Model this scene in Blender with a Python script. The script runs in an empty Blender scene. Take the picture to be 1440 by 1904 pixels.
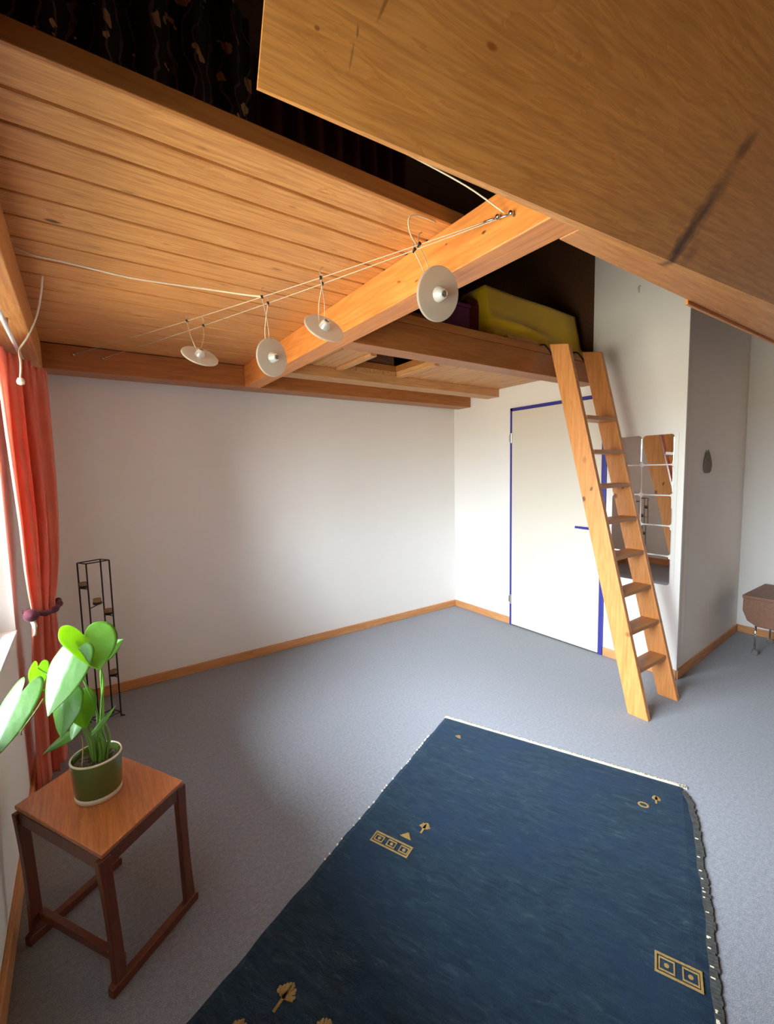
import bpy, bmesh, math, random
from mathutils import Vector, Matrix
random.seed(7)
C = bpy.context.scene.collection
PI = math.pi
V = Vector

# ------------------------------------------------------------------ materials
def new_mat(name):
    m = bpy.data.materials.new(name); m.use_nodes = True
    nt = m.node_tree; nt.nodes.clear()
    out = nt.nodes.new('ShaderNodeOutputMaterial')
    b = nt.nodes.new('ShaderNodeBsdfPrincipled')
    nt.links.new(b.outputs[0], out.inputs[0])
    return m, nt, b, out
def N(nt, t, **kw):
    n = nt.nodes.new(t)
    for k, v in kw.items():
        if k in n.inputs: n.inputs[k].default_value = v
        else: setattr(n, k, v)
    return n
def mathn(nt, op, a, b=None, clamp=False):
    n = nt.nodes.new('ShaderNodeMath'); n.operation = op; n.use_clamp = clamp
    for i, x in enumerate((a, b)):
        if x is None: continue
        if isinstance(x, (int, float)): n.inputs[i].default_value = x
        else: nt.links.new(x, n.inputs[i])
    return n.outputs[0]
def mixc(nt, fac, a, b, blend='MIX'):
    n = nt.nodes.new('ShaderNodeMix'); n.data_type = 'RGBA'; n.blend_type = blend
    for i, x in ((0, fac), (6, a), (7, b)):
        if isinstance(x, (int, float)): n.inputs[i].default_value = x
        elif isinstance(x, tuple): n.inputs[i].default_value = (*x, 1) if len(x) == 3 else x
        else: nt.links.new(x, n.inputs[i])
    return n.outputs[2]
def ramp(nt, fac, stops):
    n = nt.nodes.new('ShaderNodeValToRGB')
    el = n.color_ramp.elements
    while len(el) < len(stops): el.new(.5)
    for e, (p, c) in zip(el, stops):
        e.position = p; e.color = (*c, 1) if len(c) == 3 else c
    nt.links.new(fac, n.inputs[0]); return n.outputs[0]
def bump(nt, b, h, strength=.2, dist=.002):
    n = N(nt, 'ShaderNodeBump', Strength=strength, Distance=dist)
    nt.links.new(h, n.inputs['Height']); nt.links.new(n.outputs[0], b.inputs['Normal'])
def plain(name, col, rough=.6, metal=0, noise=.06, nscale=25, bmp=0, spec=.5, sheen=0):
    m, nt, b, out = new_mat(name)
    tc = N(nt, 'ShaderNodeTexCoord')
    no = N(nt, 'ShaderNodeTexNoise', Scale=nscale, Detail=5)
    nt.links.new(tc.outputs['Object'], no.inputs['Vector'])
    c = mixc(nt, no.outputs[0], tuple(x*(1-noise) for x in col), tuple(min(1, x*(1+noise)) for x in col))
    nt.links.new(c, b.inputs['Base Color'])
    b.inputs['Roughness'].default_value = rough; b.inputs['Metallic'].default_value = metal
    b.inputs['Specular IOR Level'].default_value = spec
    if sheen: b.inputs['Sheen Weight'].default_value = sheen
    if bmp: bump(nt, b, no.outputs[0], bmp)
    return m
def ellipse(nt, sep, cx, cy, rx, ry, ang=0, soft=.4, wob=None):
    """soft elliptical mask in the x,y of a separated coordinate"""
    X = mathn(nt, 'SUBTRACT', sep.outputs[0], cx); Y = mathn(nt, 'SUBTRACT', sep.outputs[1], cy)
    ca, sa = math.cos(ang), math.sin(ang)
    u = mathn(nt, 'ADD', mathn(nt, 'MULTIPLY', X, ca/rx), mathn(nt, 'MULTIPLY', Y, sa/rx))
    v = mathn(nt, 'ADD', mathn(nt, 'MULTIPLY', X, -sa/ry), mathn(nt, 'MULTIPLY', Y, ca/ry))
    d = mathn(nt, 'SQRT', mathn(nt, 'ADD', mathn(nt, 'MULTIPLY', u, u), mathn(nt, 'MULTIPLY', v, v)))
    if wob is not None: d = mathn(nt, 'ADD', d, wob)
    return mathn(nt, 'DIVIDE', mathn(nt, 'SUBTRACT', 1.0, d), soft, clamp=True)
def wood(name, light, mid, dark, axis='X', scale=1.0, rough=.45, knots=.5, marks=(), coat=0, order=None, seed=0, grain=1.0, blotch=.35):
    """pine-like wood; axis = grain direction in object space; marks = [(cx,cy,rx,ry,ang,color,strength)] on (order) axes"""
    m, nt, b, out = new_mat(name)
    tc = N(nt, 'ShaderNodeTexCoord')
    sc = {'X': (.22, 1, 1), 'Y': (1, .22, 1), 'Z': (1, 1, .22)}[axis]
    mp = N(nt, 'ShaderNodeMapping'); mp.inputs['Scale'].default_value = tuple(s*scale for s in sc)
    mp.inputs['Location'].default_value = (seed*1.7, seed*.9, seed*2.3)
    nt.links.new(tc.outputs['Object'], mp.inputs['Vector'])
    warp = N(nt, 'ShaderNodeTexNoise', Scale=3.2, Detail=3)
    nt.links.new(mp.outputs[0], warp.inputs['Vector'])
    # growth rings : distance-like field warped by low noise
    vm = N(nt, 'ShaderNodeVectorMath', operation='MULTIPLY_ADD')
    nt.links.new(warp.outputs['Color'], vm.inputs[0]); vm.inputs[1].default_value = (.35, .35, .35)
    nt.links.new(mp.outputs[0], vm.inputs[2])
    fine = N(nt, 'ShaderNodeTexNoise', Scale=13, Detail=6, Roughness=.6)
    mp2 = N(nt, 'ShaderNodeMapping'); mp2.inputs['Scale'].default_value = tuple(1 if s == 1 else .15 for s in sc)
    nt.links.new(vm.outputs[0], mp2.inputs['Vector']); nt.links.new(mp2.outputs[0], fine.inputs['Vector'])
    rings = mathn(nt, 'FRACT', mathn(nt, 'MULTIPLY', fine.outputs[0], 9.0))
    rings = mathn(nt, 'POWER', rings, 2.2)
    fib = N(nt, 'ShaderNodeTexNoise', Scale=90, Detail=3)
    mp3 = N(nt, 'ShaderNodeMapping'); mp3.inputs['Scale'].default_value = tuple(1 if s == 1 else .06 for s in sc)
    nt.links.new(tc.outputs['Object'], mp3.inputs['Vector']); nt.links.new(mp3.outputs[0], fib.inputs['Vector'])
    col = mixc(nt, mathn(nt, 'MULTIPLY', rings, .85*grain), light, mid)
    col = mixc(nt, mathn(nt, 'MULTIPLY', mathn(nt, 'SUBTRACT', fib.outputs[0], .40, clamp=True), 1.5*grain), col, dark)
    big = N(nt, 'ShaderNodeTexNoise', Scale=1.6, Detail=2)
    nt.links.new(mp.outputs[0], big.inputs['Vector'])
    bl = mathn(nt, 'MULTIPLY', mathn(nt, 'SUBTRACT', big.outputs[0], .45, clamp=True), blotch*4, clamp=True)
    col = mixc(nt, bl, col, mid)
    if knots:
        vo = N(nt, 'ShaderNodeTexVoronoi', Scale=3.4); vo.inputs['Randomness'].default_value = 1
        mp4 = N(nt, 'ShaderNodeMapping'); mp4.inputs['Scale'].default_value = tuple(1.3 if s == 1 else .8 for s in sc)
        mp4.inputs['Location'].default_value = (seed*3.1, seed*1.3, seed*.7)
        nt.links.new(tc.outputs['Object'], mp4.inputs['Vector']); nt.links.new(mp4.outputs[0], vo.inputs['Vector'])
        k = mathn(nt, 'DIVIDE', mathn(nt, 'SUBTRACT', .075, vo.outputs['Distance']), .03, clamp=True)
        col = mixc(nt, mathn(nt, 'MULTIPLY', k, knots), col, tuple(x*.45 for x in dark))
    if marks:
        sep = N(nt, 'ShaderNodeSeparateXYZ')
        src = tc.outputs['Object']
        if order:
            s0 = N(nt, 'ShaderNodeSeparateXYZ'); nt.links.new(src, s0.inputs[0])
            cb = N(nt, 'ShaderNodeCombineXYZ')
            for i, o in enumerate(order): nt.links.new(s0.outputs['XYZ'.index(o)], cb.inputs[i])
            src = cb.outputs[0]
        nt.links.new(src, sep.inputs[0])
        wn = N(nt, 'ShaderNodeTexNoise', Scale=22, Detail=5, Roughness=.65)
        nt.links.new(tc.outputs['Object'], wn.inputs['Vector'])
        for (cx, cy, rx, ry, ang, mc, st, soft, wa) in marks:
            wob = mathn(nt, 'MULTIPLY', mathn(nt, 'SUBTRACT', wn.outputs[0], .5), wa)
            e = ellipse(nt, sep, cx, cy, rx, ry, ang, soft, wob)
            col = mixc(nt, mathn(nt, 'MULTIPLY', e, st), col, mc)
    nt.links.new(col, b.inputs['Base Color'])
    b.inputs['Roughness'].default_value = rough
    b.inputs['Coat Weight'].default_value = coat; b.inputs['Coat Roughness'].default_value = .25
    bump(nt, b, fib.outputs[0], .08, .001)
    return m

PL, PM, PD = (.68, .315, .098), (.55, .220, .054), (.29, .09, .02)
M = {}
DK = (.10, .035, .012)
M['boards'] = wood('pine_ceiling_boards', PL, PM, PD, 'X', 1.0, .42, .35, seed=3, marks=[
    (-.013, 1.755, .026, .012, 0, (.06, .025, .02), .95, .5, .6), (.683, 1.70, .03, .012, 0, DK, .7, .8, .6),
    (.578, 1.29, .02, .008, 0, (.3, .12, .03), .7, .8, .5), (.169, 1.47, .03, .006, 0, DK, .6, .8, .5),
    (.299, 1.185, .02, .008, 0, (.35, .14, .03), .8, .7, .5), (.10, 1.87, .03, .01, 0, (.25, .1, .03), .6, .8, .5),
    (.45, 2.1, .02, .01, 0, DK, .5, .8, .5), (.62, 1.18, .025, .006, 0, DK, .5, .9, .5), (.20, 1.40, .03, .007, 0, DK, .45, .9, .5), (.80, 1.45, .02, .007, 0, DK, .5, .9, .5), (.05, 1.56, .03, .008, 0, DK, .4, .9, .5), (.55, 1.95, .025, .01, 0, DK, .5, .9, .5), (.30, 1.72, .02, .008, 0, DK, .5, .9, .5), (.75, 1.9, .02, .01, 0, DK, .5, .9, .5), (.05, 2.3, .03, .012, 0, DK, .5, .9, .5), (.25, 2.5, .02, .01, 0, DK, .5, .8, .5)])
M['boards_y'] = wood('pine_ceiling_boards_right', (.66, .34, .14), (.56, .26, .09), PD, 'Y', 1.0, .45, .3, seed=5)
M['beam_y'] = wood('pine_beam_along', (.74, .275, .065), (.62, .20, .04), (.35, .095, .02), 'Y', 1.0, .4, .35, seed=1, order='YZX', marks=[
    (.962, 2.204, .012, .006, 0, DK, .95, .5, .5), (.849, 2.20, .007, .006, 0, DK, .9, .5, .5),
    (1.388, 2.212, .02, .006, .3, (.2, .06, .015), .8, .6, .5), (1.282, 2.178, .015, .006, 0, (.2, .06, .015), .8, .6, .5),
    (1.126, 2.238, .008, .004, 0, DK, .8, .6, .5), (.817, 2.221, .014, .005, .2, DK, .7, .6, .5),
    (1.25, 2.19, .25, .004, .10, (.45, .17, .04), .6, .6, .4), (1.7, 2.21, .3, .004, -.05, (.45, .17, .04), .6, .6, .4)])
M['batten'] = wood('pale_pine_batten', (.62, .33, .14), (.53, .25, .09), PD, 'X', 1.0, .45, .2, seed=21)
M['beam_win'] = wood('pine_beam_window', PL, PM, PD, 'Y', 1.0, .45, .3, seed=9)
M['beam_x'] = wood('shade_toned_beam_across', (.44, .165, .045), (.36, .115, .028), (.21, .065, .016), 'X', 1.0, .42, .3, seed=2)  # same pine as the lengthwise beam, with its shade put into the colour
M['beam_x2'] = wood('pine_header_beam', (.70, .30, .095), (.62, .24, .065), (.38, .13, .03), 'X', 1.0, .42, .1, seed=4)
M['fascia'] = wood('stained_edge_board', (.46, .175, .04), (.40, .14, .03), (.2, .06, .015), 'X', 1.0, .5, 0, seed=6)
ST = (.085, .028, .009)
M['panel'] = wood('smooth_pine_panel', (.76, .345, .092), (.65, .265, .062), (.40, .155, .036), 'X', 1.5, .36, 0, seed=8, grain=1.25, blotch=.25, marks=[
    (1.280, .045, .036, .15, -.05, ST, .97, .9, 1.2), (1.295, .14, .045, .17, -.12, (.12, .042, .013), .92, 1.0, 1.2),
    (1.308, .295, .030, .05, -.3, (.20, .075, .025), .85, .7, 1.0), (1.35, .04, .04, .045, 0, (.33, .14, .045), .7, .9, 1.2),
    (.415, .191, .016, .007, 0, (.34, .10, .02), .85, .5, .4), (.084, .099, .006, .004, 0, (.30, .09, .02), .9, .5, .4),
    (.152, .119, .003, .010, .2, (.28, .11, .03), .8, .6, .4), (.149, .088, .003, .022, 0, (.33, .14, .04), .7, .6, .4),
    (.19, .165, .004, .03, -.3, (.30, .12, .03), .8, .6, .5)])
M['ladder'] = wood('ladder_pine', (.74, .315, .095), (.64, .235, .058), (.40, .13, .03), 'Z', 1.0, .4, .35, seed=11, order='YZX', marks=[
    (1.55, 1.365, .012, .02, .3, DK, .8, .6, .5), (1.60, 1.30, .016, .022, 0, (.16, .05, .02), .9, .5, .5),
    (1.30, .492, .02, .02, 0, (.2, .07, .02), .7, .6, .5)])
M['tread'] = wood('ladder_tread_pine', (.60, .27, .085), (.52, .21, .055), (.33, .12, .03), 'X', 1.0, .42, 0, seed=12)
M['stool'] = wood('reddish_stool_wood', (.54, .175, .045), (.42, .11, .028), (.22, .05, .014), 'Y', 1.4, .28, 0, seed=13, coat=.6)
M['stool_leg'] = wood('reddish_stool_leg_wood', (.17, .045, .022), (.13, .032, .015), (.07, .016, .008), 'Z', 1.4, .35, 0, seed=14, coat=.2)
M['skirting'] = wood('skirting_wood', (.66, .32, .13), (.56, .24, .08), (.38, .14, .04), 'X', 1.0, .5, 0, seed=15)
M['skirting_y'] = wood('skirting_wood_y', (.66, .32, .13), (.56, .24, .08), (.38, .14, .04), 'Y', 1.0, .5, 0, seed=16)
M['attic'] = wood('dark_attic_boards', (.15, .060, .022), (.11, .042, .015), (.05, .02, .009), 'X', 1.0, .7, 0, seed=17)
M['old_wood'] = wood('dull_brown_wood', (.24, .11, .06), (.18, .075, .04), (.1, .04, .02), 'X', 1.0, .5, 0, seed=18)
M['white'] = plain('white_wall_paint', (.84, .805, .765), .85, noise=.02, nscale=8, bmp=.03)
M['door'] = plain('cream_door_paint', (.70, .635, .545), .5, noise=.015, nscale=5)
M['trimwhite'] = plain('white_trim_paint', (.82, .80, .76), .5, noise=.01)
M['winwhite'] = plain('white_window_paint', (.85, .85, .84), .35, noise=.01)
M['blue'] = plain('dark_blue_paint', (.035, .035, .27), .4, noise=.05)
M['steel'] = plain('brushed_steel', (.62, .60, .57), .3, 1, noise=.05)
M['chrome'] = plain('chrome', (.75, .75, .75), .12, 1, noise=.02)
M['iron'] = plain('dark_iron', (.035, .028, .025), .5, .6, noise=.2)
M['brass'] = plain('tealight_amber_glass', (.30, .20, .10), .25, 0, noise=.2)
M['wire'] = plain('pale_steel_wire', (.50, .42, .31), .4, .5, noise=.05)
M['cord'] = plain('cream_cord', (.72, .62, .46), .8, noise=.1)
M['sage'] = plain('woven_grass_ornament', (.20, .18, .14), .9, noise=.4, nscale=160, bmp=.4)
M['purple'] = plain('purple_box_card', (.16, .018, .11), .6, noise=.15, nscale=6)
M['maroon'] = plain('dark_maroon_cloth', (.13, .016, .014), .9, noise=.2, nscale=10)
M['soil'] = plain('potting_soil', (.10, .075, .05), .95, noise=.7, nscale=120, bmp=1)
M['potrim'] = plain('pale_pot_clay', (.66, .55, .40), .55, noise=.08)
M['binding'] = plain('grey_rug_binding', (.055, .055, .05), .95, noise=.8, nscale=70, bmp=.5)
M['tie'] = plain('plum_tieback_cloth', (.085, .006, .018), .8, noise=.15, sheen=.1)

def mat_floor():
    m, nt, b, out = new_mat('grey_blue_carpet')
    tc = N(nt, 'ShaderNodeTexCoord')
    n1 = N(nt, 'ShaderNodeTexNoise', Scale=420, Detail=2); n2 = N(nt, 'ShaderNodeTexNoise', Scale=70, Detail=3)
    n3 = N(nt, 'ShaderNodeTexNoise', Scale=2.2, Detail=3)
    for n in (n1, n2, n3): nt.links.new(tc.outputs['Object'], n.inputs['Vector'])
    s = mathn(nt, 'ADD', mathn(nt, 'MULTIPLY', n1.outputs[0], .78), mathn(nt, 'MULTIPLY', n2.outputs[0], .22))
    c = ramp(nt, s, [(.36, (.118, .123, .148)), (.5, (.208, .212, .243)), (.64, (.335, .342, .385))])
    c = mixc(nt, mathn(nt, 'MULTIPLY', n3.outputs[0], .12), c, (.10, .10, .11))
    nt.links.new(c, b.inputs['Base Color']); b.inputs['Roughness'].default_value = .95
    b.inputs['Specular IOR Level'].default_value = .2
    b.inputs['Sheen Weight'].default_value = .25; b.inputs['Sheen Roughness'].default_value = .6
    bump(nt, b, n1.outputs[0], .4, .002); return m
M['carpet'] = mat_floor()
def mat_rug():
    m, nt, b, out = new_mat('blue_wool_pile')
    tc = N(nt, 'ShaderNodeTexCoord')
    mp = N(nt, 'ShaderNodeMapping'); mp.inputs['Scale'].default_value = (.27, 1, 1)
    nt.links.new(tc.outputs['Object'], mp.inputs['Vector'])
    n1 = N(nt, 'ShaderNodeTexNoise', Scale=52, Detail=9, Roughness=.72, Distortion=.9)
    n2 = N(nt, 'ShaderNodeTexNoise', Scale=3.5, Detail=3)
    n3 = N(nt, 'ShaderNodeTexNoise', Scale=260, Detail=2)
    nt.links.new(mp.outputs[0], n1.inputs['Vector']); nt.links.new(tc.outputs['Object'], n2.inputs['Vector']); nt.links.new(tc.outputs['Object'], n3.inputs['Vector'])
    c = ramp(nt, n1.outputs[0], [(.32, (.004, .009, .020)), (.47, (.009, .022, .037)), (.58, (.017, .035, .050)), (.66, (.032, .057, .071)), (.76, (.09, .125, .145))])
    c = mixc(nt, mathn(nt, 'MULTIPLY', mathn(nt, 'SUBTRACT', n2.outputs[0], .48, clamp=True), 3.0, clamp=True), c, (.009, .022, .052))
    sep = N(nt, 'ShaderNodeSeparateXYZ'); nt.links.new(tc.outputs['Object'], sep.inputs[0])
    wob = mathn(nt, 'MULTIPLY', mathn(nt, 'SUBTRACT', n1.outputs[0], .5), 1.2)
    e = ellipse(nt, sep, .33, .24, .22, .10, .1, .4, wob)
    c = mixc(nt, mathn(nt, 'MULTIPLY', e, .6), c, (.005, .013, .042))
    e = ellipse(nt, sep, .58, .22, .05, .09, .2, .8, wob)
    c = mixc(nt, mathn(nt, 'MULTIPLY', e, .5), c, (.05, .10, .20))
    c = mixc(nt, mathn(nt, 'MULTIPLY', n3.outputs[0], .35), c, (.008, .02, .045))
    nt.links.new(c, b.inputs['Base Color']); b.inputs['Roughness'].default_value = .9
    b.inputs['Specular IOR Level'].default_value = .2
    b.inputs['Sheen Weight'].default_value = .08; b.inputs['Sheen Roughness'].default_value = .5
    b.inputs['Sheen Tint'].default_value = (.5, .7, 1, 1)
    bump(nt, b, n3.outputs[0], .7, .004); return m
M['rug'] = mat_rug()
M['gold'] = plain('ochre_wool', (.29, .175, .05), .95, noise=.5, nscale=140, bmp=.5)
M['fringe'] = plain('cream_fringe_cotton', (.72, .64, .48), .95, noise=.3, nscale=200)
def mat_cloth(name, col, trans, rough=.85, wr=0, nscale=9):
    m, nt, b, out = new_mat(name)
    tc = N(nt, 'ShaderNodeTexCoord'); no = N(nt, 'ShaderNodeTexNoise', Scale=nscale, Detail=4)
    nt.links.new(tc.outputs['Object'], no.inputs['Vector'])
    c = mixc(nt, no.outputs[0], tuple(x*.85 for x in col), tuple(min(1, x*1.12) for x in col))
    nt.links.new(c, b.inputs['Base Color']); b.inputs['Roughness'].default_value = rough
    b.inputs['Sheen Weight'].default_value = .3
    tr = N(nt, 'ShaderNodeBsdfTranslucent'); nt.links.new(c, tr.inputs[0])
    mx = N(nt, 'ShaderNodeMixShader', Fac=trans)
    nt.links.new(b.outputs[0], mx.inputs[1]); nt.links.new(tr.outputs[0], mx.inputs[2]); nt.links.new(mx.outputs[0], out.inputs[0])
    if wr: bump(nt, b, no.outputs[0], wr, .02)
    return m
M['curtain'] = mat_cloth('coral_curtain_cotton', (.93, .37, .27), .48)
M['yellow'] = mat_cloth('yellow_cotton', (.92, .60, .004), .05, wr=.4, nscale=5)
def mat_leaf(name, col, rough, trans, tcol, coat=0):
    m, nt, b, out = new_mat(name)
    tc = N(nt, 'ShaderNodeTexCoord'); no = N(nt, 'ShaderNodeTexNoise', Scale=30, Detail=3)
    nt.links.new(tc.outputs['Object'], no.inputs['Vector'])
    c = mixc(nt, no.outputs[0], tuple(x*.65 for x in col), tuple(min(1, x*1.3) for x in col))
    nt.links.new(c, b.inputs['Base Color']); b.inputs['Roughness'].default_value = rough
    b.inputs['Coat Weight'].default_value = coat; b.inputs['Coat Roughness'].default_value = .28
    b.inputs['Specular IOR Level'].default_value = .7
    tr = N(nt, 'ShaderNodeBsdfTranslucent'); tr.inputs[0].default_value = (*tcol, 1)
    mx = N(nt, 'ShaderNodeMixShader', Fac=trans)
    nt.links.new(b.outputs[0], mx.inputs[1]); nt.links.new(tr.outputs[0], mx.inputs[2]); nt.links.new(mx.outputs[0], out.inputs[0])
    bump(nt, b, no.outputs[0], .55, .006)
    return m
M['leaf'] = mat_leaf('monstera_leaf', (.09, .22, .04), .42, .50, (.46, .70, .01), .35)
M['stem'] = mat_leaf('green_stem', (.20, .38, .06), .4, .25, (.45, .7, .1), .2)
M['twig'] = plain('tan_aerial_root', (.45, .30, .16), .8, noise=.2)
def mat_pot():
    m, nt, b, out = new_mat('olive_glaze')
    tc = N(nt, 'ShaderNodeTexCoord'); no = N(nt, 'ShaderNodeTexNoise', Scale=12, Detail=2)
    nt.links.new(tc.outputs['Object'], no.inputs['Vector'])
    c = mixc(nt, no.outputs[0], (.075, .115, .022), (.11, .155, .035))
    nt.links.new(c, b.inputs['Base Color']); b.inputs['Roughness'].default_value = .22; b.inputs['Coat Weight'].default_value = .5
    return m
M['pot'] = mat_pot()
def mat_frost():
    m, nt, b, out = new_mat('frosted_glass')
    tc = N(nt, 'ShaderNodeTexCoord'); no = N(nt, 'ShaderNodeTexNoise', Scale=90, Detail=3)
    nt.links.new(tc.outputs['Object'], no.inputs['Vector'])
    b.inputs['Base Color'].default_value = (.66, .62, .55, 1); b.inputs['Roughness'].default_value = .35
    tr = N(nt, 'ShaderNodeBsdfTranslucent'); tr.inputs[0].default_value = (.62, .60, .54, 1)
    tp = N(nt, 'ShaderNodeBsdfTransparent')
    a = N(nt, 'ShaderNodeMixShader', Fac=.45); nt.links.new(b.outputs[0], a.inputs[1]); nt.links.new(tr.outputs[0], a.inputs[2])
    a2 = N(nt, 'ShaderNodeMixShader', Fac=.22); nt.links.new(a.outputs[0], a2.inputs[1]); nt.links.new(tp.outputs[0], a2.inputs[2])
    nt.links.new(a2.outputs[0], out.inputs[0]); bump(nt, b, no.outputs[0], .15, .001)
    return m
M['frost'] = mat_frost(); M['lampglass'] = plain('pale_lamp_glass', (.72, .72, .68), .12, .35, noise=.04)
def mat_glass():
    m, nt, b, out = new_mat('window_glass')
    gl = N(nt, 'ShaderNodeBsdfGlossy', Roughness=.02); tp = N(nt, 'ShaderNodeBsdfTransparent'); tp.inputs[0].default_value = (.96, .98, .97, 1)
    fr = N(nt, 'ShaderNodeFresnel', IOR=1.45); mx = N(nt, 'ShaderNodeMixShader')
    nt.links.new(fr.outputs[0], mx.inputs[0]); nt.links.new(tp.outputs[0], mx.inputs[1]); nt.links.new(gl.outputs[0], mx.inputs[2])
    nt.links.new(mx.outputs[0], out.inputs[0]); return m
M['glass'] = mat_glass()
def mat_mirror():
    m, nt, b, out = new_mat('mirror_silver')
    tc = N(nt, 'ShaderNodeTexCoord'); no = N(nt, 'ShaderNodeTexNoise', Scale=6, Detail=1)
    nt.links.new(tc.outputs['Object'], no.inputs['Vector'])
    b.inputs['Base Color'].default_value = (.88, .88, .86, 1); b.inputs['Metallic'].default_value = 1; b.inputs['Roughness'].default_value = .02
    bump(nt, b, no.outputs[0], .02, .004); return m
M['mirror'] = mat_mirror()
def mat_leafcloth():
    m, nt, b, out = new_mat('dark_cloth_with_leaf_print')
    tc = N(nt, 'ShaderNodeTexCoord')
    vo = N(nt, 'ShaderNodeTexVoronoi', Scale=12); no = N(nt, 'ShaderNodeTexNoise', Scale=14, Detail=3)
    w = N(nt, 'ShaderNodeVectorMath', operation='MULTIPLY_ADD'); w.inputs[1].default_value = (.12, .12, .12)
    nt.links.new(tc.outputs['Object'], no.inputs['Vector']); nt.links.new(no.outputs['Color'], w.inputs[0]); nt.links.new(tc.outputs['Object'], w.inputs[2])
    nt.links.new(w.outputs[0], vo.inputs['Vector'])
    k = mathn(nt, 'GREATER_THAN', .30, vo.outputs['Distance'])
    pick = mathn(nt, 'GREATER_THAN', N(nt, 'ShaderNodeSeparateXYZ').outputs[0], .5)
    sp = N(nt, 'ShaderNodeSeparateXYZ'); nt.links.new(vo.outputs['Color'], sp.inputs[0])
    pick = mathn(nt, 'GREATER_THAN', sp.outputs[0], .45)
    wv = N(nt, 'ShaderNodeTexWave', Scale=6, Distortion=9); nt.links.new(tc.outputs['Object'], wv.inputs['Vector'])
    st = mathn(nt, 'MULTIPLY', mathn(nt, 'GREATER_THAN', wv.outputs[0], .93), .5)
    c = mixc(nt, mathn(nt, 'MULTIPLY', k, pick), (.03, .016, .012), (.80, .48, .22))
    c = mixc(nt, st, c, (.30, .18, .15))
    nt.links.new(c, b.inputs['Base Color']); b.inputs['Roughness'].default_value = .9; return m
M['leafcloth'] = mat_leafcloth()

# ------------------------------------------------------------------ mesh helpers
class MB:
    def __init__(s): s.v, s.f, s.mi = [], [], []
    def add(s, vs, fs, mi=0):
        o = len(s.v); s.v += [tuple(x) for x in vs]
        for f in fs: s.f.append([i+o for i in f]); s.mi.append(mi)
    def box(s, a, b, mi=0):
        x0, y0, z0 = a; x1, y1, z1 = b
        s.add([(x0,y0,z0),(x1,y0,z0),(x1,y1,z0),(x0,y1,z0),(x0,y0,z1),(x1,y0,z1),(x1,y1,z1),(x0,y1,z1)],
              [(3,2,1,0),(4,5,6,7),(0,1,5,4),(1,2,6,5),(2,3,7,6),(3,0,4,7)], mi)
    def prism(s, bot, top, mi=0):
        n = len(bot); s.add(list(bot)+list(top), [tuple(reversed(range(n))), tuple(range(n, 2*n))]+[(i,(i+1)%n,(i+1)%n+n,i+n) for i in range(n)], mi)
    def bar(s, p, q, w, h, up=(0,0,1), mi=0):
        p, q = V(p), V(q); d = (q-p).normalized(); a = d.cross(V(up)).normalized(); b = a.cross(d).normalized()
        c = [a*w/2+b*h/2, -a*w/2+b*h/2, -a*w/2-b*h/2, a*w/2-b*h/2]
        s.prism([p+x for x in c], [q+x for x in c], mi)
    def tube(s, pts, r, n=8, cap=True, mi=0):
        pts = [V(p) for p in pts]; rs = r if isinstance(r, (list, tuple)) else [r]*len(pts)
        prev = None; base = len(s.v); rings = []
        for i, p in enumerate(pts):
            d = (pts[min(i+1, len(pts)-1)]-pts[max(i-1, 0)]).normalized()
            if prev is None:
                a = d.cross(V((0,0,1)) if abs(d.z) < .9 else V((1,0,0))).normalized()
            else: a = (prev-d*prev.dot(d)).normalized()
            prev = a; b = d.cross(a)
            rings.append([p+(a*math.cos(2*PI*k/n)+b*math.sin(2*PI*k/n))*rs[i] for k in range(n)])
        vs = [x for rg in rings for x in rg]; fs = []
        for i in range(len(pts)-1):
            for k in range(n): fs.append((i*n+k, i*n+(k+1)%n, (i+1)*n+(k+1)%n, (i+1)*n+k))
        if cap: fs += [tuple(reversed(range(n))), tuple(range((len(pts)-1)*n, len(pts)*n))]
        s.add(vs, fs, mi)
    def lathe(s, prof, c=(0,0,0), axis=(0,0,1), n=32, mi=0):
        """prof = [(r, h)], closed to the axis where r = 0"""
        ax = V(axis).normalized(); a = ax.cross(V((1,0,0)) if abs(ax.x) < .9 else V((0,1,0))).normalized(); b = ax.cross(a); c = V(c)
        vs = []; fs = []
        for r, h in prof:
            for k in range(n): t = 2*PI*k/n; vs.append(c+ax*h+(a*math.cos(t)+b*math.sin(t))*max(r, 1e-5))
        for i in range(len(prof)-1):
            for k in range(n): fs.append((i*n+k, i*n+(k+1)%n, (i+1)*n+(k+1)%n, (i+1)*n+k))
        s.add(vs, fs, mi)
    def build(s, name, mats, parent=None, bevel=0, smooth=False, weld=False, loc=None, solid=0, subs=0):
        me = bpy.data.meshes.new(name); me.from_pydata(s.v, [], s.f)
        if not isinstance(mats, (list, tuple)): mats = [mats]
        for m in mats: me.materials.append(m)
        for p, i in zip(me.polygons, s.mi): p.material_index = i; p.use_smooth = smooth
        bm = bmesh.new(); bm.from_mesh(me)
        if weld: bmesh.ops.remove_doubles(bm, verts=bm.verts, dist=1e-4)
        bmesh.ops.recalc_face_normals(bm, faces=bm.faces); bm.to_mesh(me); bm.free()
        o = bpy.data.objects.new(name, me); C.objects.link(o)
        if loc is not None:
            me.transform(Matrix.Translation(-V(loc))); o.location = loc
        if solid:
            md = o.modifiers.new('solid', 'SOLIDIFY'); md.thickness = solid; md.offset = 0
        if bevel:
            md = o.modifiers.new('bevel', 'BEVEL'); md.width = bevel; md.segments = 2; md.limit_method = 'ANGLE'; md.angle_limit = math.radians(40)
            md.harden_normals = False
        if subs:
            md = o.modifiers.new('sub', 'SUBSURF'); md.levels = subs; md.render_levels = subs
        if parent is not None:
            o.parent = parent
            if loc is not None or parent.location.length > 0 or parent.rotation_euler.z: o.matrix_parent_inverse = parent_matrix(parent).inverted()
        return o
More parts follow.
